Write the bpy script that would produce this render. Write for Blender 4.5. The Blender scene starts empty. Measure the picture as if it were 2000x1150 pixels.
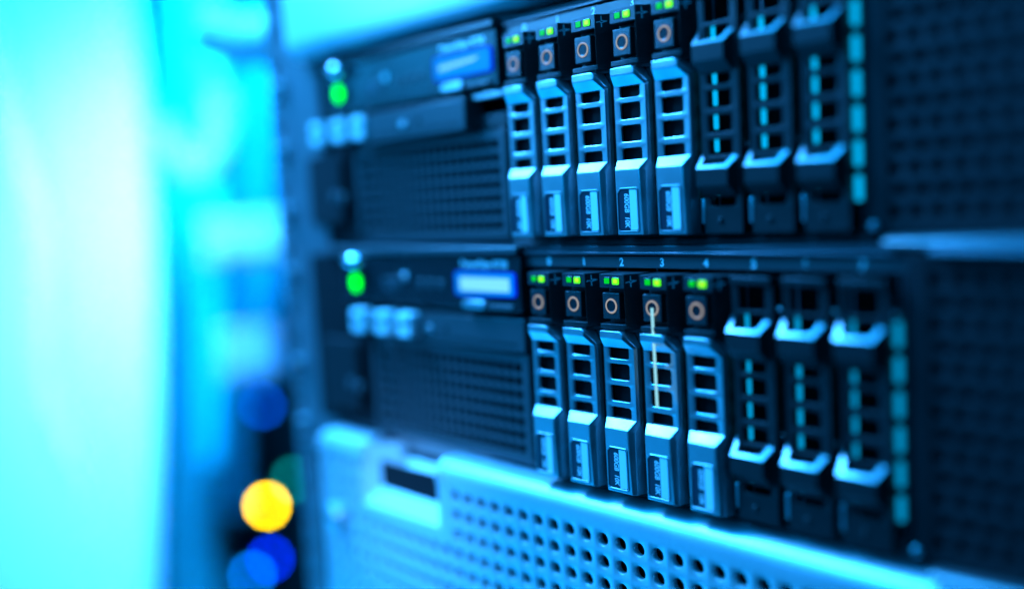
import bpy, bmesh, math, random
from mathutils import Vector, Matrix
random.seed(7)
S = 0.001                                  # everything below is written in millimetres
sc = bpy.context.scene
col = sc.collection

# ------------------------------------------------------------------ camera, world, unseen lamps added for the light
CAM = Vector((268.75, -262.13, 104.72))
cam_d = bpy.data.cameras.new('camera')
cam = bpy.data.objects.new('camera', cam_d)
col.objects.link(cam)
cam.location = CAM * S
cam.rotation_euler = (math.radians(84.489), math.radians(3.1886), math.radians(47.640))
cam_d.sensor_width = 36.0
cam_d.lens = 35.03
cam_d.clip_start = 0.02
cam_d.clip_end = 60
cam_d.dof.use_dof = True
cam_d.dof.focus_distance = 0.343
cam_d.dof.aperture_fstop = 1.65
cam_d.dof.aperture_blades = 11
sc.camera = cam

world = bpy.data.worlds.new("World")
sc.world = world
world.use_nodes = True
bg = world.node_tree.nodes['Background']
bg.inputs[0].default_value = (0.0, 0.22, 0.6, 1)
bg.inputs[1].default_value = 0.008

sc.view_settings.view_transform = 'Standard'
sc.view_settings.look = 'None'
sc.view_settings.exposure = 0
sc.view_settings.gamma = 1
sc.cycles.use_denoising = True
sc.cycles.max_bounces = 6
sc.cycles.caustics_reflective = False
sc.cycles.caustics_refractive = False
sc.cycles.sample_clamp_indirect = 4

def lamp(name, loc, aim, sx, sy, power, color, spread=180):
    d = bpy.data.lights.new(name, 'AREA')
    d.shape = 'RECTANGLE'
    d.size, d.size_y = sx * S, sy * S
    d.energy = power
    d.color = color
    d.spread = math.radians(spread)
    o = bpy.data.objects.new(name, d)
    col.objects.link(o)
    o.location = Vector(loc) * S
    v = Vector(aim) - Vector(loc)
    o.rotation_euler = v.to_track_quat('-Z', 'Y').to_euler()
    return o

BLUE = (0.0005, 0.33, 1.0)
CYAN = (0.045, 0.36, 1.0)
PALE = (0.34, 0.44, 1.0)
lamp('overhead_fill', (-330, -200, 720), (-330, -199, 0), 800, 560, 13.0, BLUE)  # added overhead light, sized to mirror in the blank rims
lamp('key_lamp', (-470, -190, 690), (0, -10, 0), 190, 170, 17.0, (0.06, 0.34, 1.0))
lamp('front_key_lamp', (-360, -380, 610), (-40, 0, 50), 220, 220, 8.0, BLUE)
lamp('rear_overhead_fill', (-290, -50, 730), (-290, -49, 0), 420, 200, 7.0, BLUE)  # added to brighten the rims of the upper blanks
lamp('front_left_fill', (-820, -760, 40), (0, 0, 60), 600, 700, 0.5, BLUE)  # made-up soft source for the handle fronts to reflect
lamp('high_left_fill', (-880, -600, 380), (-100, 0, 190), 380, 260, 2.2, (0.01, 0.36, 1.0))  # added for the unit above to mirror
lamp('low_left_fill', (-800, -600, -420), (-60, 0, 0), 480, 360, 2.2, BLUE)  # added to brighten the front of the faceplate
lamp('underside_fill', (-540, -40, -520), (60, 0, 60), 450, 400, 5.0, BLUE)  # added from below for the leaning handle bands to reflect
lamp('front_fill', (220, -820, 480), (0, 0, 30), 400, 400, 4.0, BLUE)  # added weak fill for faces turned to the right
lamp('panel_lamp', (-480, -380, 500), (-760, 90, 40), 400, 400, 3.8, CYAN)
lamp('panel_spot', (-520, -160, 330), (-690, 120, 20), 150, 150, 1.4, PALE, 80)
lamp('back_lamp', (-460, 80, 440), (-966, 297, 14), 260, 260, 40.0, BLUE)
def spot(name, loc, aim, power, color, angle, radius=0.03):
    d = bpy.data.lights.new(name, 'SPOT')
    d.energy, d.color, d.spot_size, d.spot_blend, d.shadow_soft_size = power, color, math.radians(angle), 0.9, radius
    o = bpy.data.objects.new(name, d)
    col.objects.link(o)
    o.location = Vector(loc) * S
    o.rotation_euler = (Vector(aim) - Vector(loc)).to_track_quat('-Z', 'Y').to_euler()
spot('notch_fill', (150, -700, 330), (-92, -4, -30), 62, (0.09, 0.37, 1.0), 9)  # added spot to whiten the handle notch
spot('top_unit_fill', (-560, -480, 520), (-60, -6, 250), 190, (0.05, 0.37, 1.0), 14)  # added spot to brighten the unit above

# ------------------------------------------------------------------ materials
def mat(name, base, rough=0.5, metal=0.0, spec=0.5, bump=0.0, bscale=900, var=0.0, vscale=60, coat=0.0):
    m = bpy.data.materials.new(name)
    m.use_nodes = True
    nt = m.node_tree
    b = nt.nodes['Principled BSDF']
    b.inputs['Base Color'].default_value = (*base, 1)
    b.inputs['Roughness'].default_value = rough
    b.inputs['Metallic'].default_value = metal
    b.inputs['Specular IOR Level'].default_value = spec
    b.inputs['Coat Weight'].default_value = coat
    tc = nt.nodes.new('ShaderNodeTexCoord')
    if bump:
        n = nt.nodes.new('ShaderNodeTexNoise')
        n.inputs['Scale'].default_value = bscale
        n.inputs['Detail'].default_value = 4
        bp = nt.nodes.new('ShaderNodeBump')
        bp.inputs['Strength'].default_value = bump
        bp.inputs['Distance'].default_value = 0.0003
        nt.links.new(tc.outputs['Object'], n.inputs['Vector'])
        nt.links.new(n.outputs['Fac'], bp.inputs['Height'])
        nt.links.new(bp.outputs['Normal'], b.inputs['Normal'])
    if var:
        n = nt.nodes.new('ShaderNodeTexNoise')
        n.inputs['Scale'].default_value = vscale
        n.inputs['Detail'].default_value = 6
        r = nt.nodes.new('ShaderNodeMapRange')
        r.inputs['From Min'].default_value = 0.3
        r.inputs['From Max'].default_value = 0.7
        r.inputs['To Min'].default_value = rough - var
        r.inputs['To Max'].default_value = rough + var
        nt.links.new(tc.outputs['Object'], n.inputs['Vector'])
        nt.links.new(n.outputs['Fac'], r.inputs['Value'])
        nt.links.new(r.outputs['Result'], b.inputs['Roughness'])
    return m

def glow(name, colr, strength):
    m = bpy.data.materials.new(name)
    m.use_nodes = True
    b = m.node_tree.nodes['Principled BSDF']
    b.inputs['Base Color'].default_value = (0.01, 0.01, 0.01, 1)
    b.inputs['Roughness'].default_value = 0.4
    b.inputs['Specular IOR Level'].default_value = 0.1
    b.inputs['Emission Color'].default_value = (*colr, 1)
    b.inputs['Emission Strength'].default_value = strength
    return m

M = dict(
    silver=mat('satin_silver', (0.47, 0.49, 0.51), 0.36, 0.85, 0.5, 0.10, 2500, 0.06, 90),
    bezel=mat('silver_bezel_paint', (0.60, 0.62, 0.64), 0.42, 0.6, 0.5, 0.25, 3500, 0.05, 60),
    black=mat('black_plastic', (0.016, 0.017, 0.018), 0.42, 0.0, 0.5, 0.35, 4200, 0.08, 150),
    gloss=mat('glossy_black_plastic', (0.014, 0.015, 0.017), 0.25, 0.0, 0.5, 0.05, 800, 0.05, 40),
    dull=mat('dull_black_plastic', (0.009, 0.0095, 0.01), 0.5, 0, 0.35, .25, 3000),
    grip=mat('highlight_rim', (0.22, 0.225, 0.23), 0.36, 0.8, 0.5, 0.1, 2500),  # grey metal on edges of black parts, chosen to hold their highlight
    notchwhite=mat('brightened_notch_paint', (0.72, 0.73, 0.74), 0.4, 0.1, 0.5, .1, 900),  # paler than the bezel paint, brightness put into the colour
    matte=mat('matte_black', (0.008, 0.008, 0.009), 0.75, 0, 0.25, .2, 2000),
    grey=mat('dark_grey_plastic', (0.05, 0.052, 0.055), 0.45, 0.0, 0.5, 0.2, 2500, 0.06, 90),
    steel=mat('dark_steel', (0.10, 0.10, 0.11), 0.4, 0.7, 0.5, 0.08, 900, 0.05, 60),
    void=mat('inner_black', (0.004, 0.004, 0.005), 0.8, 0, 0.2),
    bright=mat('bright_spring_steel', (0.75, 0.75, 0.76), 0.25, 1.0, 0.5),
    zinc=mat('zinc_plate', (0.55, 0.56, 0.58), 0.35, 0.9, 0.5, 0.05, 500, 0.06, 60),
    white=mat('white_print', (0.8, 0.8, 0.8), 0.6),
    label=mat('label_dark_print', (0.012, 0.016, 0.03), 0.4),
    labelw=mat('label_white_print', (0.8, 0.8, 0.8), 0.5),
    post=mat('rack_post_paint', (0.12, 0.13, 0.14), 0.4, 0.2, 0.5, 0.1, 900),
    panel=mat('white_panel_paint', (0.62, 0.76, 0.80), 0.5, 0, 0.5, 0.05, 40, 0.05, 5),
    cable=mat('white_cable_sheath', (0.75, 0.76, 0.78), 0.4),
    cableg=mat('grey_cable_sheath', (0.27, 0.28, 0.29), 0.45),
    cableb=mat('blue_cable_sheath', (0.16, 0.28, 0.34), 0.4),
    far=mat('far_cabinet_paint', (0.05, 0.055, 0.06), 0.5, 0, 0.5, 0.1, 30),
    farl=mat('far_cabinet_grey', (0.45, 0.46, 0.48), 0.5, 0, 0.5, 0.1, 30),
    green=glow('green_led', (0.0, 0.68, 0.0), 1.0),
    glow_upper=glow('glow_finger', (0.0, 0.50, 1.0), 1.0),
    glow_lower=glow('glow_finger_dim', (0.0, 0.32, 0.66), 0.9),
    greeny=glow('yellow_green_led', (0.08, 0.95, 0.0), 1.6),
    core=glow('yellow_led_core', (0.55, 1.0, 0.01), 1.0),
    powergreen=glow('power_green_led', (0.0, 1.0, 0.0), 4.0),
    ring=glow('beige_ring_glow', (0.43, 0.39, 0.36), 0.85),  # ring tint given as glow, since the blue lamps carry hardly any red
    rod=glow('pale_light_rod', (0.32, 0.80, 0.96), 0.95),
    lcd_edge=glow('lcd_deep_blue', (0.0, 0.03, 1.0), 1.0),
    lcd=glow('lcd_backlight', (0.0, 0.28, 1.0), 1.0),
    lcd_text=glow('lcd_bright_area', (0.22, 0.82, 1.0), 1.0),
    amber=glow('amber_status_lamp', (1.0, 0.62, 0.0), 62.0),
    blueled=glow('blue_status_lamp', (0.0, 0.03, 1.0), 26.0),
    blueled2=glow('mid_blue_status_lamp', (0.0, 0.12, 1.0), 13.0),
    cyanled=glow('light_blue_status_lamp', (0.0, 0.22, 1.0), 24.0),
    tealled=glow('teal_status_lamp', (0.0, 0.30, 0.30), 14.0),
)

# ------------------------------------------------------------------ mesh helpers
class MB:
    def __init__(s):
        s.v, s.f = [], []
    def add(s, vs, fs):
        o = len(s.v)
        s.v += [tuple(p) for p in vs]
        s.f += [tuple(i + o for i in f) for f in fs]
        return s
    def box(s, x0, x1, y0, y1, z0, z1):
        return s.add([(x0, y0, z0), (x1, y0, z0), (x1, y1, z0), (x0, y1, z0), (x0, y0, z1), (x1, y0, z1), (x1, y1, z1), (x0, y1, z1)],
                     [(0, 3, 2, 1), (4, 5, 6, 7), (0, 1, 5, 4), (1, 2, 6, 5), (2, 3, 7, 6), (3, 0, 4, 7)])
    def loft(s, loops, cap0=True, cap1=True):
        n = len(loops[0])
        vs = [p for l in loops for p in l]
        fs = []
        for k in range(len(loops) - 1):
            for i in range(n):
                j = (i + 1) % n
                fs.append((k * n + i, k * n + j, (k + 1) * n + j, (k + 1) * n + i))
        if cap0: fs.append(tuple(range(n))[::-1])
        if cap1: fs.append(tuple(range((len(loops) - 1) * n, len(loops) * n)))
        return s.add(vs, fs)
    def prism(s, poly, y0, y1):                      # poly of (x, z), front at y0
        return s.loft([[(x, y0, z) for x, z in poly], [(x, y1, z) for x, z in poly]])
    def plan(s, poly, z0, z1):                       # poly of (x, y)
        return s.loft([[(x, y, z0) for x, y in poly], [(x, y, z1) for x, y in poly]])
    def cyl(s, c, r, y0, y1, n=20, rz=None, taper=0):
        rz = rz or r
        f = lambda k, y: [(c[0] + (r - k) * math.cos(2 * math.pi * i / n), y, c[1] + (rz - k) * math.sin(2 * math.pi * i / n)) for i in range(n)]
        return s.loft([f(taper, y0), f(0, y0 + taper), f(0, y1)] if taper else [f(0, y0), f(0, y1)])
    def torus(s, c, y, R, r, n=32, m=8):
        vs, fs = [], []
        for i in range(n):
            a = 2 * math.pi * i / n
            for j in range(m):
                b = 2 * math.pi * j / m
                q = R + r * math.cos(b)
                vs.append((c[0] + q * math.cos(a), y - r * .7 * math.sin(b), c[1] + q * math.sin(a)))
        for i in range(n):
            for j in range(m):
                fs.append((i * m + j, i * m + (j + 1) % m, ((i + 1) % n) * m + (j + 1) % m, ((i + 1) % n) * m + j))
        return s.add(vs, fs)
    def cell(s, rect, hole, y, depth, bev=0.0):
        """a rectangular piece of plate with one hole; hole is a CCW (x, z) loop"""
        x0, x1, z0, z1 = rect
        n = len(hole)
        cx = sum(p[0] for p in hole) / n
        cz = sum(p[1] for p in hole) / n
        outer = []
        for x, z in hole:
            dx, dz = x - cx, z - cz
            t = 1e9
            if dx > 1e-9: t = min(t, (x1 - cx) / dx)
            if dx < -1e-9: t = min(t, (x0 - cx) / dx)
            if dz > 1e-9: t = min(t, (z1 - cz) / dz)
            if dz < -1e-9: t = min(t, (z0 - cz) / dz)
            outer.append([cx + dx * t, cz + dz * t])
        for c in ((x0, z0), (x1, z0), (x1, z1), (x0, z1)):
            k = min(range(n), key=lambda i: (outer[i][0] - c[0]) ** 2 + (outer[i][1] - c[1]) ** 2)
            outer[k] = list(c)
        def grow(b):
            r = []
            for x, z in hole:
                d = math.hypot(x - cx, z - cz)
                r.append((cx + (x - cx) * (1 + b / d), cz + (z - cz) * (1 + b / d)))
            return r
        loops = [[(x, y, z) for x, z in outer]]
        if bev:
            loops.append([(x, y, z) for x, z in grow(bev)])
            loops.append([(x, y + bev * .35, z) for x, z in grow(bev * .3)])
            loops.append([(x, y + bev, z) for x, z in hole])
        else:
            loops.append([(x, y, z) for x, z in hole])
        loops.append([(x, y + depth, z) for x, z in hole])
        return s.loft(loops, False, False)
    def tube(s, pts, r, n=12):
        pts = [Vector(p) for p in pts]
        loops = []
        for i, p in enumerate(pts):
            d = (pts[min(i + 1, len(pts) - 1)] - pts[max(i - 1, 0)]).normalized()
            a = d.cross(Vector((0.3, 1, 0.2))).normalized()
            b = d.cross(a)
            loops.append([tuple(p + (a * math.cos(2 * math.pi * k / n) + b * math.sin(2 * math.pi * k / n)) * r) for k in range(n)])
        return s.loft(loops)
    def build(s, name, m, parent=None, bevel=0.0, seg=2, smooth=True, loc=(0, 0, 0)):
        me = bpy.data.meshes.new(name)
        me.from_pydata([(x * S, y * S, z * S) for x, y, z in s.v], [], s.f)
        bm = bmesh.new()
        bm.from_mesh(me)
        bmesh.ops.remove_doubles(bm, verts=bm.verts, dist=1e-6)
        bmesh.ops.recalc_face_normals(bm, faces=bm.faces)
        bm.to_mesh(me)
        bm.free()
        if smooth:
            for p in me.polygons: p.use_smooth = True
            me.set_sharp_from_angle(angle=math.radians(32))
        o = bpy.data.objects.new(name, me)
        me.materials.append(M[m] if isinstance(m, str) else m)
        col.objects.link(o)
        o.location = Vector(loc) * S
        if parent: o.parent = parent
        if bevel:
            md = o.modifiers.new('edge', 'BEVEL')
            md.width = bevel * S
            md.segments = seg
            md.limit_method = 'ANGLE'
            md.angle_limit = math.radians(28)
            md.harden_normals = False
        return o

def rrect(x0, x1, z0, z1, r, k=4):
    pts = []
    for cx, cz, a0 in ((x1 - r, z0 + r, -90), (x1 - r, z1 - r, 0), (x0 + r, z1 - r, 90), (x0 + r, z0 + r, 180)):
        for i in range(k + 1):
            a = math.radians(a0 + 90 * i / k)
            pts.append((cx + r * math.cos(a), cz + r * math.sin(a)))
    return pts

def circ(cx, cz, r, n=20):
    return [(cx + r * math.cos(2 * math.pi * i / n), cz + r * math.sin(2 * math.pi * i / n)) for i in range(n)]

def text(name, body, size, m, parent, loc, rot=0.0, shear=0.0, sx=1.0, thick=0.05, weight=0.0, align='CENTER'):
    """flat lettering on a front face, rotated about the depth axis"""
    c = bpy.data.curves.new(name, 'FONT')
    c.body = body
    c.size = size * S
    c.extrude = thick * S
    c.offset = weight * S
    c.shear = shear
    c.align_x = align
    c.align_y = 'CENTER'
    tmp = bpy.data.objects.new(name, c)
    me = bpy.data.meshes.new_from_object(tmp)
    bpy.data.objects.remove(tmp)
    me.name = name
    me.materials.clear()
    o = bpy.data.objects.new(name, me)
    col.objects.link(o)
    me.materials.append(M[m])
    o.parent = parent
    o.location = Vector(loc) * S
    o.rotation_euler = (Matrix.Rotation(rot, 3, 'Y') @ Matrix.Rotation(math.pi / 2, 3, 'X')).to_euler()
    o.scale = (sx, 1, 1)
    return o

def thing(name, label, cat, loc=(0, 0, 0), group=None):
    o = bpy.data.objects.new(name, None)
    o.empty_display_size = 0.01
    col.objects.link(o)
    o.location = Vector(loc) * S
    o['label'] = label
    o['category'] = cat
    if group: o['group'] = group
    return o

def copy_tree(o, parent=None, loc=None):
    c = o.copy()
    col.objects.link(c)
    if parent: c.parent = parent
    if loc is not None: c.location = Vector(loc) * S
    for ch in list(o.children):
        copy_tree(ch, c)
    return c

PITCH = 18.1
LOWER = Vector((0, 0, 0))
UPPER = Vector((-14.45, 7.26, 88.9))

# ------------------------------------------------------------------ servers
def make_server(loc, label, upper):
    t = thing('rack_server', label, 'server', loc, 'rack servers stacked in the cabinet')
    # chassis shell: top, bottom, back and side walls
    b = MB()
    b.box(-160, 205, 1.0, 200, 84.3, 86.0)
    b.box(-160, 205, 1.0, 200, -1.6, 0.2)
    b.box(-160, 205, 60, 62, 0.2, 84.3)
    b.box(-160, -158, 1.0, 60, 0.2, 84.3)
    b.box(203, 205, 1.0, 60, 0.2, 84.3)
    b.build('chassis', 'steel', t, 0.2, 1)
    # number strip above the bays
    st = MB().box(-12.5, 141, 0, 6, 78.3, 82.4).build('number_strip', 'grey', t, 0.25)
    for k in range(8):
        text('numeral', str(k), 4.0, 'white', st, (k * PITCH + 0.15, -0.06, 80.3), 0, 0, 0.95, 0.03, 0.13)
    MB().box(-12.5, 141, -1.2, 4, 82.9, 84.0).build('top_lip', 'steel', t, 0.3)
    MB().box(-12.5, 141, -0.5, 5, -3.0, -0.6).build('bottom_lip', 'grey', t, 0.3)
    MB().box(-12.5, 141, 0.5, 4, -0.5, 1.2).build('bay_sill', 'black', t, 0.2)
    # dark partitions between bays, each with metal fingers made to glow instead of shine
    for k in range(-1, 8):
        x = k * PITCH + 13.3
        last = (k == 7)
        MB().box(x - 0.4, x + 0.4, 3.2 if not last else -3.5, 58, 0.3, 78).build('bay_partition', 'steel', t)
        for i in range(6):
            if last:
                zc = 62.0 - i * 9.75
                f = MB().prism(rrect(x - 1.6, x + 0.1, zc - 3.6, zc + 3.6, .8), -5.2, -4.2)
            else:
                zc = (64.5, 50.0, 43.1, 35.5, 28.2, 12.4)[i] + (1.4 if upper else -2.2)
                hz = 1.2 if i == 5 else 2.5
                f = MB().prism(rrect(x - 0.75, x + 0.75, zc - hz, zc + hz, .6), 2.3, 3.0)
            f.build('glow_finger', 'glow_upper' if upper else 'glow_lower', t)
        if k < 7:
            MB().box(x + 0.5, x + 1.7, -7.5, -1.6, 4.2, 12).build('guide_tab', 'zinc', t, 0.25)
    # frame right of the last bay, and the right vent
    MB().box(141.6, 147.4, -4.5, 8, -1, 84).build('side_frame', 'matte', t, 0.5)
    v = MB()
    nz, nx, px, pz = 13, 9, 6.1, 5.9
    for i in range(nx):
        for j in range(nz):
            x0, z0 = 148 + i * px, 3.0 + j * pz
            off = 0.9 if j % 2 else -0.9
            v.cell((x0, x0 + px, z0, z0 + pz), rrect(x0 + 1.5 + off, x0 + px - 1.5 + off, z0 + 1.6, z0 + pz - 1.6, 1.2, 3), -5.0, 1.6, 0.6)
    xe, ze = 148 + nx * px, 3.0 + nz * pz
    v.box(148, xe, -5, -2.5, 0.2, 3.0).box(148, xe, -5, -2.5, ze, 83.6).box(147.4, 148, -5.5, 0, 0.2, 83.6)
    v.build('right_vent', 'matte', t)
    MB().box(147.4, xe, -1, 0.4, 0.4, 83.4).build('vent_backing', 'void', t)
    lp = [(-5.0, -0.2), (-9.5, -0.6), (-11.0, -1.6), (-11.2, -2.9), (-10.2, -3.4), (0, -3.4), (0, -0.2)]
    MB().loft([[(149, y, z) for y, z in lp], [(205, y, z) for y, z in lp]]).build('vent_lip', 'grip', t, 0.2)
    lp = [(-5.0, 83.8), (-7.5, 83.9), (-8.2, 84.6), (-7.5, 86.2), (-4, 87.0), (4, 87.0), (4, 83.8)]
    MB().loft([[(149.5, y, z) for y, z in lp], [(205, y, z) for y, z in lp]]).build('vent_hood', 'steel', t, 0.2)
    MB().cyl((143.6, 2.4), 1.3, -6, -4.5, 16, taper=0.4).build('frame_screw', 'zinc', t)
    # control panel at the left
    pm = 'gloss'
    xr = -13.2 if not upper else -13.2
    MB().box(-138, xr, -3, 4, 60.5, 82.3).build('control_panel', pm, t, 0.5)
    MB().box(-150, xr, -4.5, 4, 83.0, 86.2).build('panel_hood', 'grey', t, 0.8)
    text('model_lettering', 'PowerEdge R720', 4.1, 'white', t, (-34.5, -3.06, 79.0), 0, 0, 1.0, 0.03, 0.08)
    d = MB().prism(rrect(-52.6, -15.6, 66.2, 76.2, 1.6), -3.9, -2.9).build('display', 'lcd_edge', t, 0.2)
    MB().prism(rrect(-51.4, -16.6, 66.9, 75.4, 1.2), -4.05, -3.8).build('backlight', 'lcd', d)
    if upper:
        MB().prism([(-48.5, 70.2), (-26, 71.6), (-23, 73.0), (-48.5, 72.0)], -4.2, -4.0).build('screen_area', 'lcd_text', d)
    else:
        MB().prism(rrect(-48.6, -18.8, 68.4, 73.6, .8), -4.2, -4.0).build('screen_area', 'lcd_text', d)
    MB().prism(rrect(-47.5, -33.5, 61.2, 64.4, 1.6), -5.0, -2.9).build('navigation_key', 'zinc', t, 0.4)
    MB().prism(rrect(-32.5, -17, 61.2, 63.2, .9), -4.2, -2.9).build('pull_tab', 'grey', t, 0.3)
    pb = MB().cyl((-125, 69.6), 5.4, -4.6, -2.9, 28, 5.8, 0.6).build('power_button', 'black', t)
    MB().cyl((-125, 69.6), 2.8, -5.0, -4.5, 24, 3.6).build('power_light', 'powergreen', pb)
    dome = [[(-123 + 6.2 * q * math.cos(2 * math.pi * i / 24), yy_, 80.2 + 3.4 * q * math.sin(2 * math.pi * i / 24)) for i in range(24)]
            for q, yy_ in ((1, -2.9), (1, -6), (.95, -7.6), (.8, -9), (.55, -10), (.25, -10.5))]
    MB().loft(dome).build('captive_screw', 'bright', t)
    MB().cyl((-88.5, 72.8), 1.9, -3.6, -2.9, 20, taper=.3).build('identify_button', 'zinc', t)
    for x in (-77, -70, -63):
        MB().cyl((x, 70.2), 2.2, -3.5, -2.9, 20, taper=.3).build('status_button', 'grey', t)
    u = MB().box(-105, -92, -3.6, -2.9, 66.5, 72.5).build('video_port', 'steel', t, 0.4)
    # optical drive
    x1 = -31.5 if upper else -13.6
    o = MB().box(-105, x1, -2.2 if not upper else -6.0, 4, 44.6, 57.6).build('optical_drive', 'grey', t, 0.5)
    yy = -2.2 if not upper else -6.0
    MB().prism(rrect(-75.5, -71.5, 49.4, 52.2, 1.3), yy - 0.8, yy + .1).build('eject_button', 'zinc', o, .2)
    MB().cyl((-62.5, 51.0), 1.3, yy - 0.05, yy + .1, 16).build('eject_hole', 'void', o)
    MB().box(-100, x1 - 4, yy - 0.25, yy, 47.4, 48.0).build('tray_edge', 'black', o)
    if upper:
        MB().box(x1 + .4, -13.4, -1.2, 4, 56.6, 58.6).build('slot_shelf', 'zinc', t, .3)
        MB().box(x1 + .4, -13.4, 0.5, 4, 44.4, 50).build('slot_cover', 'black', t, .3)
    # three metal shelled ports left of the optical drive
    ox = -21.5 if upper else 0
    for x in (-122, -103, -86):
        p = MB().prism(rrect(x + ox - 5.0, x + ox + 5.0, 46.8, 57.2, 1.2), -7.5, -1.0).build('metal_port', 'labelw', t, .8)
        MB().box(x + ox - 3.2, x + ox + 3.2, -7.62, -7.45, 51.5, 54).build('port_slot', 'steel', p)
    # vent grille below the optical drive
    g = MB()
    nx, nz, px, pz = 20, 7, 4.98, 5.45
    for i in range(nx):
        for j in range(nz):
            x0, z0 = -117.5 + i * px, 2.4 + j * pz
            g.cell((x0, x0 + px, z0, z0 + pz), rrect(x0 + .6, x0 + px - .6, z0 + .8, z0 + pz - .8, .45, 2), -0.2, 0.35, 0.12)
    g.box(-117.5, -117.5 + nx * px, -0.2, 2, 0.4, 2.4).box(-117.5, -117.5 + nx * px, -0.2, 2, 2.4 + nz * pz, 43.6)
    g.build('vent_grille', 'grey', t)
    MB().box(-17.7, -13.4, -1.0, 4, 0.4, 43.6).build('grille_frame', 'grey', t, .4)
    MB().box(-121, -117.6, -1.0, 4, 0.4, 43.6).build('grille_frame', 'grey', t, .4)
    MB().box(-118, -17.8, 9, 10, 0.4, 43.6).build('grille_backing', 'void', t)
    # left ear with its latch
    e = MB().box(-170, -121.2, -1.5, 3, 0.4, 60.2).build('rack_ear', 'void', t, .6)
    MB().box(-170, -139, -1.5, 3, 60.4, 82.4).build('rack_ear', 'void', t, .6)
    MB().prism(rrect(-158, -128, 8, 42, 3), -5, -1.2).build('ear_latch', 'matte', t, 1.0)
    for x, z in ((-134, 21), (-127, 20)):
        MB().cyl((x, z), 2.6, -6.2, -4.8, 16, taper=.4).build('latch_rivet', 'grey', t)
    return t

lower = make_server(LOWER, 'lower of two black rack servers, its lit display above the silver perforated faceplate', False)
upper = make_server(UPPER, 'upper of two black rack servers, its row of drives reaching the top edge', True)

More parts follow.
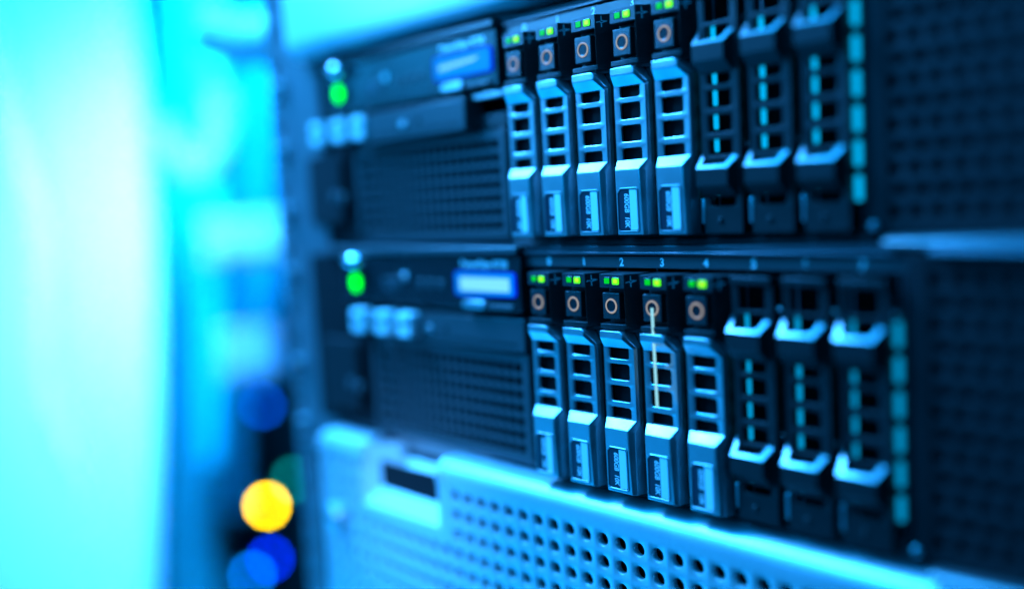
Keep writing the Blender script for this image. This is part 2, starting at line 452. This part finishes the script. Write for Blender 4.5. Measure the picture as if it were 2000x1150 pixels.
# ------------------------------------------------------------------ drive carrier
def make_carrier():
    t = thing('drive_carrier', '', 'drive carrier', (0, 0, 0), 'silver drive carriers in the server bays')
    # black body: rails behind the handle, head with lights, cavity around the button
    b = MB()
    b.box(-2.6, 11.2, -5.2, 55, 1.5, 57.0)
    body = [(-1.55, -10), (9.6, -10), (12.0, -4.6), (12.0, 8), (-2.6, 8), (-2.6, -6.5)]
    b.plan(body, 72.5, 77.1)                                      # head
    side = [(8.8, -7.8), (9.6, -10), (12.0, -4.6), (12.0, 8), (8.2, 8), (8.2, -5.4)]
    b.plan(side, 59.9, 72.5)                                      # right wall of the cavity
    b.box(-2.2, 8.2, -4.6, 8, 59.9, 72.5)                         # back of the cavity
    sill = [(-1.75, -10.2), (8.0, -10.2), (9.6, -9.4), (12.0, -4.6), (12.0, 8), (-2.6, 8), (-2.6, -6.5)]
    b.plan(sill, 58.3, 59.9)
    low = [(-1.5, -9.0), (8.2, -9.0), (11.8, -4.8), (11.8, 8), (-2.6, 8), (-2.6, -6)]
    b.plan(low, 57.0, 58.3)
    b.build('body', 'black', t, 0.35, 3)
    lens = MB().prism(rrect(0.2, 3.4, 73.6, 76.1, .3), -10.12, -9.8)
    lens.prism(rrect(4.1, 7.7, 73.4, 76.1, .3), -10.12, -9.8).build('light_frame', 'gloss', t, .1)
    MB().prism(rrect(0.75, 3.05, 73.85, 75.75, .25), -10.3, -10.0).build('indicator_light', 'green', t, .12)
    l2 = MB().prism(rrect(4.45, 7.4, 73.6, 75.9, .45), -10.4, -10.0).build('indicator_light', 'greeny', t, .12)
    MB().prism(rrect(5.1, 6.9, 74.1, 75.5, .5), -10.5, -10.3).build('bright_core', 'core', l2, .1)
    # pulse symbol printed on the slanted side of the head
    dirv = Vector((2.4, 5.4, 0)).normalized()
    nrm = Vector((5.4, -2.4, 0)).normalized()
    o0 = Vector((9.6, -10, 0)) + nrm * 0.03
    pts = [(0.9, 74.4), (2.1, 74.7), (2.4, 76.2), (2.7, 74.8), (4.6, 74.75), (2.9, 74.25), (2.6, 72.85), (2.3, 73.95)]
    s = MB()
    def seg(a, c, w=.17):
        ax = Vector((a[0], a[1])); cx = Vector((c[0], c[1]))
        d = (cx - ax).normalized(); q = Vector((-d.y, d.x)) * w
        quad = [ax + q - d * w, ax - q - d * w, cx - q + d * w, cx + q + d * w]
        s.loft([[tuple(o0 + dirv * p.x + nrm * h + Vector((0, 0, p.y))) for p in quad] for h in (0, .08)])
    seg((2.45, 76.3), (2.45, 74.9)); seg((2.45, 74.9), (4.5, 74.7)); seg((4.5, 74.7), (2.6, 74.2)); seg((0.7, 74.3), (1.9, 74.55)); seg((1.9, 74.55), (2.5, 73.9)); seg((2.5, 73.9), (2.5, 72.9), .22)
    s.build('pulse_symbol', 'white', t)
    # release button with its ring
    bt = MB().box(-1.5, 6.3, -9.0, -4.8, 61.5, 70.6).build('release_button', 'black', t, .35, 3)
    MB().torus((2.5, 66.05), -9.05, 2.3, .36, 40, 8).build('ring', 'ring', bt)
    dish = MB()
    for r0, r1, y0, y1 in ((2.05, 1.7, -9.15, -9.02), (1.7, 1.0, -9.02, -9.0),):
        dish.loft([[(x, y0, z) for x, z in circ(2.5, 66.05, r0, 32)], [(x, y1, z) for x, z in circ(2.5, 66.05, r1, 32)]], False, True)
    dish.build('thumb_dish', 'gloss', bt)
    # silver handle
    h = MB()
    # upper plate (outline with a cut right corner), front, then the band leaning back to the frame
    top = [(-1.75, 57.6), (8.3, 57.6)]
    L0 = [(-1.75, -11, 55.0), (8.3, -11, 55.0), (11.0, -8.0, 51.6), (-2.95, -8.0, 51.6)]
    f = [(-1.75, -11, 57.6), (7.4, -11, 57.6), (8.5, -11, 57.1), (11.3, -8.3, 53.0), (10.9, -8.0, 51.6), (8.3, -11, 55.0), (-1.75, -11, 55.0), (-2.95, -8.0, 51.6)]
    bk = [(-1.75, -6, 57.6), (7.4, -6, 57.6), (8.8, -6, 57.1), (11.8, -6, 52.6), (10.9, -6, 51.6)]
    vs = [(-1.75, -11, 57.6), (7.3, -11, 57.6), (8.5, -11, 56.9), (8.5, -11, 55.0), (-1.75, -11, 55.0),      # 0-4 plate
          (-2.95, -8.0, 51.4), (10.9, -8.0, 51.4), (11.6, -8.0, 52.3),                                       # 5-7 band end
          (-2.3, -5.5, 57.6), (7.6, -5.5, 57.6), (9.0, -5.5, 56.9), (12.0, -5.5, 52.3), (11.2, -5.5, 51.4), (-2.95, -5.5, 51.4)]  # 8-13 back
    fs = [(0, 1, 2, 3, 4), (4, 3, 6, 5), (3, 2, 7, 6), (0, 8, 9, 1), (1, 9, 10, 2), (2, 10, 11, 7), (7, 11, 12, 6), (0, 4, 5, 13, 8), (8, 13, 12, 11, 10, 9)]
    fs += [(5, 6, 12, 13)]
    h.add(vs, fs)
    h.build('handle_top', 'silver', t, 0.3, 3)
    # window frame: four openings, slim bars with rounded edges
    fr = MB()
    cuts = [(51.4, 46.75), (46.75, 39.3), (39.3, 31.65), (31.65, 26.4)]
    wins = [(47.6, 51.9), (40.3, 45.9), (32.7, 38.3), (25.9, 30.6)]
    cuts = [(52.6, 46.75), (46.75, 39.3), (39.3, 31.65), (31.65, 25.2)]
    for (z1, z0), (a, c) in zip(cuts, wins):
        fr.cell((-2.95, 10.85, z0, z1), rrect(-0.4, 8.4, a, c, 1.0, 4), -8.0, 1.0, 0.35)
    fr.box(-2.95, -2.6, -8, -5.3, 25.2, 52.6)
    fr.add([(10.85, -8, 25.2), (10.85, -8, 52.6), (11.5, -7.0, 52.6), (11.5, -7.0, 25.2), (11.5, -5.3, 52.6), (11.5, -5.3, 25.2)],
           [(0, 1, 2, 3), (3, 2, 4, 5)])
    fr.build('window_frame', 'silver', t)
    MB().box(-0.6, 8.6, -5.4, -5.25, 25.5, 52.2).build('window_backing', 'void', t)
    # lower block with its chamfered top
    lo = MB()
    vs = [(-1.45, -11, 23.4), (9.0, -11, 23.4), (10.3, -11, 1.2), (-1.25, -11, 1.2),          # 0-3 front
          (-2.95, -8.0, 26.7), (10.8, -8.0, 26.7),                                             # 4-5 chamfer end
          (10.9, -9.2, 22.6), (11.3, -9.6, 0.9),                                              # 6-7 right chamfer
          (11.6, -5.3, 26.4), (11.9, -5.3, 0.9), (-2.4, -5.3, 0.9), (-2.95, -5.3, 26.7)]        # 8-11 back
    fs = [(0, 1, 2, 3), (0, 4, 5, 1), (1, 6, 7, 2), (1, 5, 6), (6, 5, 8), (6, 8, 9, 7), (3, 2, 7, 9, 10), (0, 3, 10, 11, 4), (4, 11, 8, 5), (8, 11, 10, 9)]
    lo.add(vs, fs)
    lo.build('handle_base', 'silver', t, 0.3, 3)
    # capacity label
    shape = [(0.1, 2.6), (7.7, 2.6), (8.25, 3.1), (8.05, 16.1), (7.5, 16.7), (1.0, 16.7), (-0.3, 15.3), (-0.4, 3.2)]
    rim = MB()
    cx, cz = 4, 9.6
    grow = lambda k: [(cx + (x - cx) * (1 + k / 4.2), cz + (z - cz) * (1 + k / 7.2)) for x, z in shape]
    rim.loft([[(x, -11.0, z) for x, z in grow(.55)], [(x, -11.28, z) for x, z in grow(.38)], [(x, -11.28, z) for x, z in grow(.16)], [(x, -11.0, z) for x, z in grow(0)]], False, False)
    rim.build('label_rim', 'silver', t)
    lb = MB().prism(shape, -11.05, -10.95).build('capacity_label', 'label', t)
    MB().prism([(4.75, 2.8), (7.55, 2.8), (8.0, 3.2), (7.85, 16.0), (7.4, 16.5), (4.65, 16.5)], -11.09, -11.04).build('white_field', 'labelw', lb)
    text('lettering', '600GB  10K', 2.9, 'white', lb, (3.3, -11.08, 9.5), math.pi / 2, 0.15, 0.80, 0.02, 0.05)
    return t

first = make_carrier()
LBL = {
    (0, 0): 'silver drive carrier under the number 0 of the lower server, beside its display panel',
    (0, 1): 'silver drive carrier under the number 1 of the lower server',
    (0, 2): 'sharply focused silver 600GB drive carrier under the number 2 of the lower server',
    (0, 3): 'silver drive carrier under number 3 of the lower server, with the pale rod before it',
    (0, 4): 'silver drive carrier under number 4 of the lower server, beside the first black blank',
    (1, 0): 'silver drive carrier under the number 0 of the upper server, beside its vent grille',
    (1, 1): 'silver drive carrier under the number 1 of the upper server',
    (1, 2): 'silver 600GB drive carrier under the number 2 of the upper server',
    (1, 3): 'silver 600GB drive carrier under the number 3 of the upper server, fourth from its display',
    (1, 4): 'last silver drive carrier of the upper server, beside its first black blank',
}
for s_, base in ((0, LOWER), (1, UPPER)):
    for k in range(5):
        loc = base + Vector((k * PITCH, 0, 0))
        if s_ == 0 and k == 0:
            o = first
            o.location = loc * S
        else:
            o = copy_tree(first, None, loc)
        o['label'] = LBL[(s_, k)]

# ------------------------------------------------------------------ empty bay blanks
def make_blank():
    t = thing('drive_blank', '', 'drive blank', (0, 0, 0), 'black blanks in the empty drive bays')
    f = MB()
    rows = [(77.3, 66.5, (68.0, 75.2), (-0.6, 8.8)), (66.5, 53.6, (55.5, 65.2), (-0.4, 8.4)), (53.6, 46.75, (47.6, 52.0), (-0.4, 8.4)), (46.75, 39.3, (40.3, 45.9), (-0.4, 8.4)),
            (39.3, 31.65, (32.7, 38.3), (-0.4, 8.4)), (31.65, 24.5, (25.6, 30.6), (-0.4, 8.4)), (24.5, 14.6, (15.6, 23.4), (-0.4, 8.4)), (14.6, 8.6, (9.6, 14.0), (-0.6, 9.0))]
    rows[0] = (77.3, 66.2, (66.8, 74.6), (-0.6, 8.8))
    rows[1] = (66.2, 53.6, (54.6, 65.6), (-0.4, 8.4))
    for z1, z0, (a, c), (xa, xb) in rows:
        f.cell((-2.95, 11.3, z0, z1), rrect(xa, xb, a, c, .9, 4), -7.6, 1.2, .35)
    f.box(-2.95, 11.3, -7.6, -5, 1.2, 8.6)
    f.box(-2.95, -2.2, -7.55, -4.5, 1.2, 77.3).box(10.6, 11.3, -7.55, -4.5, 1.2, 77.3)
    f.build('frame', 'dull', t)
    MB().box(-2.95, 11.3, -8.8, -7.4, 74.8, 77.3).build('head_bar', 'dull', t, .4)
    # two grip brackets, a trough in plan with a rim rising towards the rear
    for z in (60.2, 21.6):
        b = MB()
        ro = [(-4.8, -3.6, z + 7.0), (-3.3, -11.0, z), (8.4, -11.0, z), (12.2, -3.6, z + 7.0)]
        ri = [(-3.0, -3.6, z + 7.8), (-1.9, -10.1, z + 1.0), (7.2, -10.1, z + 1.0), (10.2, -3.6, z + 7.8)]
        bo = [(-4.4, -3.6, z - 5.2), (-3.3, -11.0, z - 5.2), (8.4, -11.0, z - 5.2), (12.0, -3.6, z - 5.2)]
        bi = [(-2.8, -3.6, z - 5.2), (-1.8, -9.9, z - 5.2), (7.3, -9.9, z - 5.2), (9.9, -3.6, z - 5.2)]
        vs = ro + ri + bo + bi
        fs = []
        for i in range(3):
            fs += [(i, i + 1, 5 + i, 4 + i), (i, 8 + i, 9 + i, i + 1), (4 + i, 5 + i, 13 + i, 12 + i), (8 + i, 12 + i, 13 + i, 9 + i)]
        fs += [(0, 4, 12, 8), (3, 11, 15, 7)]
        rimf = [f_ for f_ in fs if f_ in [(i, i + 1, 5 + i, 4 + i) for i in range(3)]]
        b.add(vs, [f_ for f_ in fs if f_ not in rimf])
        # tapered underside
        b.loft([[(-3.3, -11, z - 5.2), (8.4, -11, z - 5.2), (11.4, -5, z - 5.2), (-4.0, -5, z - 5.2)],
                [(-2.9, -7.7, z - 9.0), (9.6, -7.7, z - 9.0), (11.3, -5, z - 9.0), (-2.95, -5, z - 9.0)]])
        gb = b.build('grip_bracket', 'dull', t)
        up = [(x, y - .12, q + .12) for x, y, q in ro + ri]
        MB().add(ro + ri + up, [(8 + i, 9 + i, 13 + i, 12 + i) for i in range(3)] + [(i, i + 1, 9 + i, 8 + i) for i in range(3)] + [(4 + i, 5 + i, 13 + i, 12 + i) for i in range(3)] + [(0, 4, 12, 8), (3, 7, 15, 11)]).build('rim', 'grip', gb)
    MB().cyl((3.0, 5.2), 1.0, -8.2, -7.5, 16, taper=.3).build('boss', 'black', t)
    return t

blank = make_blank()
names = {
    (0, 5): 'black drive blank under number 5 of the lower server, next to the last silver carrier',
    (0, 6): 'middle black drive blank of three in the lower server, under the number 6',
    (0, 7): 'last black drive blank of the lower server, under number 7 beside the right vent',
    (1, 5): 'black drive blank of the upper server next to its last silver carrier',
    (1, 6): 'middle black drive blank of the three in the upper server',
    (1, 7): 'last black drive blank of the upper server, beside its right vent',
}
for s_, base in ((0, LOWER), (1, UPPER)):
    for k in (5, 6, 7):
        loc = base + Vector((k * PITCH, 0, 0))
        if s_ == 0 and k == 5:
            o = blank
            o.location = loc * S
        else:
            o = copy_tree(blank, None, loc)
        o['label'] = names[(s_, k)]

# pale rod hanging from the release button of lower bay 3
x3 = 3 * PITCH
rod = MB()
a, c = Vector((x3 + 2.6, -9.3, 66.2)), Vector((x3 + 5.7, -12.4, 33.8))
rod.tube([a, a.lerp(c, .03), a.lerp(c, .5), a.lerp(c, .97), c], .5, 12)
o = rod.build('light_rod', 'rod', None, .2)
o['label'] = 'thin pale glowing rod hanging down from the button ring of a lower silver carrier'
o['category'] = 'rod'

# ------------------------------------------------------------------ silver perforated faceplate below
def make_faceplate():
    t = thing('server_faceplate', 'bright silver perforated faceplate with rounded top rail below the two servers', 'faceplate', (0, 0, 0))
    YF, P = -12.0, 8.3
    p = MB()
    N0, N1, ZN = -120.5, -62.5, -33.0        # handle notch
    x_start, z_top = -154.6, -13.0
    nx, nz = 43, 9
    for i in range(nx):
        for j in range(nz):
            x0, z1 = x_start + i * P, z_top - j * P
            x1, z0 = x0 + P, z1 - P
            if x1 > N0 + .1 and x0 < N1 - .1 and z1 > ZN - 2.0:
                continue
            p.cell((x0, x1, z0, z1), circ(x0 + P / 2, z0 + P / 2, 2.35, 20), YF, 2.4, .55)
    xe, zb = x_start + nx * P, z_top - nz * P
    # solid strips around the notch
    xa = x_start + 4 * P
    xb = x_start + 12 * P
    xl = [x_start + i * P for i in range(nx + 1)]
    l0 = max(x for x in xl if x <= N0 + .1)
    r0 = min(x for x in xl if x >= N1 - .1)
    zl = max(z_top - j * P for j in range(nz + 1) if z_top - j * P <= ZN - 2.0 + .01)
    p.add([(l0, YF, z_top), (N0, YF, z_top), (N0, YF, zl), (l0, YF, zl)], [(0, 1, 2, 3)])
    p.add([(N1, YF, z_top), (r0, YF, z_top), (r0, YF, zl), (N1, YF, zl)], [(0, 1, 2, 3)])
    p.add([(N0, YF, ZN), (N1, YF, ZN), (N1, YF, zl), (N0, YF, zl)], [(0, 1, 2, 3)])
    p.add([(x_start - 5.5, YF, z_top), (x_start, YF, z_top), (x_start, YF, zb), (x_start - 5.5, YF, zb)], [(0, 1, 2, 3)])
    p.add([(x_start - 5.5, YF, zb), (xe, YF, zb), (xe, YF, zb - 4), (x_start - 5.5, YF, zb - 4)], [(0, 1, 2, 3)])
    p.add([(x_start - 5.5, YF, z_top), (x_start - 5.5, YF, zb - 4), (x_start - 8, YF + 2.5, zb - 4), (x_start - 8, YF + 2.5, z_top), (x_start - 8, 20, zb - 4), (x_start - 8, 20, z_top)],
          [(0, 1, 2, 3), (3, 2, 4, 5)])
    p.build('perforated_panel', 'bezel', t)
    MB().box(x_start, xe, -6, -5, zb, z_top).build('panel_backing', 'void', t)
    # rounded top rails
    def rail(x0, x1, name, endl=0, back=2.5):
        prof = []
        for i in range(9):
            a = math.radians(90 * i / 8)
            prof.append((-4.6 - 7.4 * math.cos(a), -10.6 + 7.2 * math.sin(a)))
        prof = [(YF, z_top)] + prof + [(back, -3.3), (back, z_top)]
        loops = []
        if endl:
            for i in range(5):
                a = math.radians(90 * i / 4)
                sc_ = .55 + .45 * math.sin(a)
                loops.append([(x0 + endl * (1 - math.cos(a)), -4 + (y + 4) * sc_, z_top + (z - z_top) * sc_) for y, z in prof])
        else:
            loops.append([(x0, y, z) for y, z in prof])
        loops.append([(x1, y, z) for y, z in prof])
        return MB().loft(loops).build(name, 'bezel', t)
    rail(x_start - 8, N0 + 2, 'top_rail', 12)
    r = rail(N1, xe, 'top_rail', 0)
    # raised band at the rail's end beside the notch
    prof = []
    for i in range(9):
        a = math.radians(90 * i / 8)
        prof.append((-4.6 - 7.9 * math.cos(a), -10.6 + 7.7 * math.sin(a)))
    prof += [(2.0, -2.9), (2.0, z_top), (-12.5, z_top)]
    MB().loft([[(N1 - .4, y, z) for y, z in prof], [(N1 + 3.2, y, z) for y, z in prof]]).build('end_band', 'bezel', r, .4)
    # notch: left wall, sloping floor
    n = MB()
    zf = ZN + 20.5
    xb_, yb_, zb_ = N0 + 15, 0.0, ZN + 15
    n.add([(N0, YF, -4.5), (N0, YF, ZN), (xb_, yb_, zb_), (xb_, yb_, -4.5)], [(0, 1, 2, 3)])
    n.add([(N0, YF, ZN), (N1, YF, ZN), (N1, 4, zf), (xb_, 4, zf), (xb_, yb_, zb_)], [(0, 1, 2, 3, 4)])
    n.add([(N1, YF, ZN), (N1, YF, -10.6), (N1, 4, -4), (N1, 4, zf)], [(0, 1, 2, 3)])
    n.add([(xb_, yb_, zb_), (xb_, 4, zf), (xb_, 4, -4.5), (xb_, yb_, -4.5)], [(0, 1, 2, 3)])
    n.build('handle_notch', 'notchwhite', t)
    MB().box(N0 - 2, N1 + 12, 8, 24, -11.5, -3.6).build('rear_bar', 'bezel', t, 1.5)
    MB().box(N0, N1 + 4, 26, 27, -30, -9).build('notch_backing', 'void', t)
    s = MB().cyl((-143.5, -43.5), 6.0, YF - 4.5, YF + .1, 28, taper=1.4).build('thumb_screw', 'zinc', t)
    MB().box(-147, -140, YF - 4.75, YF - 4.4, -44.1, -42.9).build('screw_slot', 'void', s)
    return t
make_faceplate()

# ------------------------------------------------------------------ silver unit above
def make_top_unit():
    t = thing('server_faceplate', 'silver unit front above the upper server, running out of the top of the picture', 'faceplate', (0, 0, 0))
    z = 177.5
    prof = [(14, z), (2, z), (-1.5, z + .6), (-4, z + 2.2), (-5.5, z + 5), (-6, z + 9), (-6, z + 80), (14, z + 80)]
    MB().loft([[(-170, y, q) for y, q in prof], [(215, y, q) for y, q in prof]]).build('front_panel', 'notchwhite', t)
    MB().box(-40, 120, -6.6, -5.9, z + 16, z + 30).build('vent_strip', 'zinc', t, .3)
    return t
make_top_unit()

# ------------------------------------------------------------------ rack post, left surroundings
def P(px, py, depth):
    """a place in the room given as bearing and distance from the photographer (2000 x 1150 picture)"""
    d = Vector(((px - 1000) / 1946.3, -(py - 575) / 1946.3, -1))
    return CAM + cam.rotation_euler.to_matrix() @ d * depth

t = thing('rack_post', 'blue lit steel rack post with cage nuts left of the servers', 'rack post', (0, 0, 0))
g = MB()
for j in range(26):
    z0 = -180 + 15.9 * j
    g.cell((-207, -186, z0, z0 + 15.9), rrect(-202, -198, z0 + 5.5, z0 + 9.5, .6, 2), 4, 1.4, .3)
g.box(-186, -160, 4, 6.4, -180, 233)
g.build('front_flange', 'post', t)
MB().box(-207.4, -205, 4, 70, -180, 233).build('side_flange', 'post', t, .3)
for z in (-8.5, 23.5, 71.3, 103.2, 135.0, 166.8):
    n = MB().box(-199.5, -191.5, 0.5, 5, z - 4, z + 4).build('cage_nut', 'zinc', t, .6)
    MB().cyl((-195.5, z), 2.2, 0.2, .7, 16).build('nut_bore', 'steel', n)

# big white panel (open cabinet side) at the far left
rows = [(170, -500), (275, 0), (300, 200), (316, 420), (323, 650), (324, 850), (318, 1150), (290, 1700)]
left = [(-420, -500), (-420, 0), (-420, 200), (-420, 420), (-420, 650), (-420, 850), (-420, 1150), (-420, 1700)]
loops = []
back = Vector((-0.945, 0.33, 0)) * 16
for (ex, ey), (lx, ly) in zip(rows, left):
    e_, l_ = P(ex, ey, 960), P(lx, ly, 1150)
    front = [e_ + back * 2.2, e_ + (l_ - e_) * .012 + back * 1.1, e_ + (l_ - e_) * .035 + back * .35, e_ + (l_ - e_) * .07, e_ + (l_ - e_) * .2, l_]
    loops.append([tuple(q) for q in front] + [tuple(l_ + back * 3), tuple(e_ + back * 3)])
o = MB().loft(loops).build('cabinet_panel', 'panel')
o['label'] = 'large bright white cabinet panel filling the left edge of the picture'
o['category'] = 'panel'

def smooth_path(pts, n=10):
    out = []
    for i in range(len(pts) - 1):
        p0, p1, p2, p3 = pts[max(i - 1, 0)], pts[i], pts[i + 1], pts[min(i + 2, len(pts) - 1)]
        for k in range(n):
            u = k / n
            out.append(0.5 * ((2 * p1) + (p2 - p0) * u + (2 * p0 - 5 * p1 + 4 * p2 - p3) * u * u + (3 * p1 - p0 - 3 * p2 + p3) * u ** 3))
    out.append(pts[-1])
    return out

def cable(pix, depth, r, m, label, group=None):
    o = MB().tube(smooth_path([P(x, y, depth + (dd[0] if dd else 0)) for x, y, *dd in pix]), r, 14).build('cable', m)
    o['label'] = label
    o['category'] = 'cable'
    if group: o['group'] = group
    return o

cable([(-60, -60), (20, 220), (90, 480), (95, 760), (180, 960), (250, 1220)], 1010, 16, 'cable', 'thick white cable curving down in front of the white cabinet panel')
G = 'blurred cables behind the rack post'
cable([(405, -80), (410, 300), (412, 620), (408, 900)], 1150, 14, 'cable', 'thin pale cable hanging straight down in front of the thickest one', G)
cable([(384, -60), (384, 400), (388, 700), (380, 1300)], 1300, 44, 'cable', 'thickest pale cable, hanging right against the edge of the white panel', G)
cable([(425, -80), (432, 300), (440, 620), (450, 1000)], 1250, 22, 'cableb', 'thick blue cable hanging behind the pale ones', G)
cable([(520, -80), (500, 300), (505, 560), (470, 740)], 1300, 30, 'cableb', 'blue cable hanging close to the rack post', G)
cable([(318, 250), (350, 300), (400, 330), (430, 270), (440, 180)], 1000, 17, 'cableg', 'pale cable hanging in a loop beside the white panel', G)
def room_box(name, px, py, depth, w, h, dp, m, label, cat):
    c = P(px, py, depth)
    o = MB().box(-w / 2, w / 2, 0, dp, -h / 2, h / 2)
    o.box(-w / 2 + 6, w / 2 - 6, -4, 0, -h / 2 + 6, h / 2 - 6)
    o = o.build(name, m, None, 2.5, 3, True, c)
    o.rotation_euler.z = math.radians(62)
    o['label'], o['category'] = label, cat
    return o
room_box('junction_box', 480, 465, 950, 78, 44, 40, 'cableg', 'brightest pale box behind the rack post, level with the gap between the servers', 'junction box')
room_box('junction_box', 487, 690, 1000, 56, 52, 40, 'cableb', 'dimmer cyan box behind the rack post, beside the lower server', 'junction box')
cable([(400, 60), (480, 80), (560, 70), (640, 40), (760, -40)], 640, 16, 'cable', 'pale cable crossing high above the rack post', G)
cable([(560, 150), (600, 110), (690, 60), (800, -30)], 560, 12, 'cable', 'pale cable rising behind the top left corner of the upper server', G)
# far cabinet across the room, with status lamps
a, b = P(250, 575, 2050), P(720, 575, 2050)
t = thing('equipment_cabinet', 'dark cabinet far behind the rack post with glowing status lamps', 'cabinet', (0, 0, 0))
d = (b - a); d.z = 0; L = d.length; d.normalize()
nrm = Vector((d.y, -d.x, 0))
if nrm.dot(CAM - a) < 0: nrm = -nrm
def pan2(u, w, z): return tuple(Vector((a.x, a.y, 0)) + d * u + nrm * w + Vector((0, 0, z)))
def bx(name, m, u0, u1, w0, w1, z0, z1, par, bev=3):
    q = [(u0, w0), (u1, w0), (u1, w1), (u0, w1)]
    return MB().loft([[pan2(u, w, z0) for u, w in q], [pan2(u, w, z1) for u, w in q]]).build(name, m, par, bev)
bx('cabinet_body', 'far', -300, L + 300, -300, -10, -1400, 900, t)
for k in range(14):
    z0 = -1350 + 160 * k
    bx('unit_front', 'farl' if k > 8 else 'far', -60, L + 100, -10, 4, z0, z0 + 150, t)
def status(px, py, r, m):
    p = P(px, py, 2020)
    o = bpy.data.objects
    mb = MB()
    vs = []
    c = Vector(p)
    view = (CAM - c).normalized()
    ax = view.cross(Vector((0, 0, 1))).normalized(); ay = ax.cross(view)
    ringp = lambda w, rr: [tuple(c + view * w + (ax * math.cos(2 * math.pi * i / 20) + ay * math.sin(2 * math.pi * i / 20)) * rr) for i in range(20)]
    hs = MB().loft([ringp(-40, r + 3), ringp(4, r + 3), ringp(4, r + .4), ringp(-2, r + .4)]).build('lamp_housing', 'void', t)
    return mb.loft([ringp(-1, r), ringp(0, r)]).build('status_lamp', m, hs)
status(521, 987, 8, 'amber')
status(528, 1090, 8, 'blueled')
status(513, 792, 8, 'blueled2')
status(492, 1122, 8, 'cyanled')
status(574, 936, 8, 'tealled')
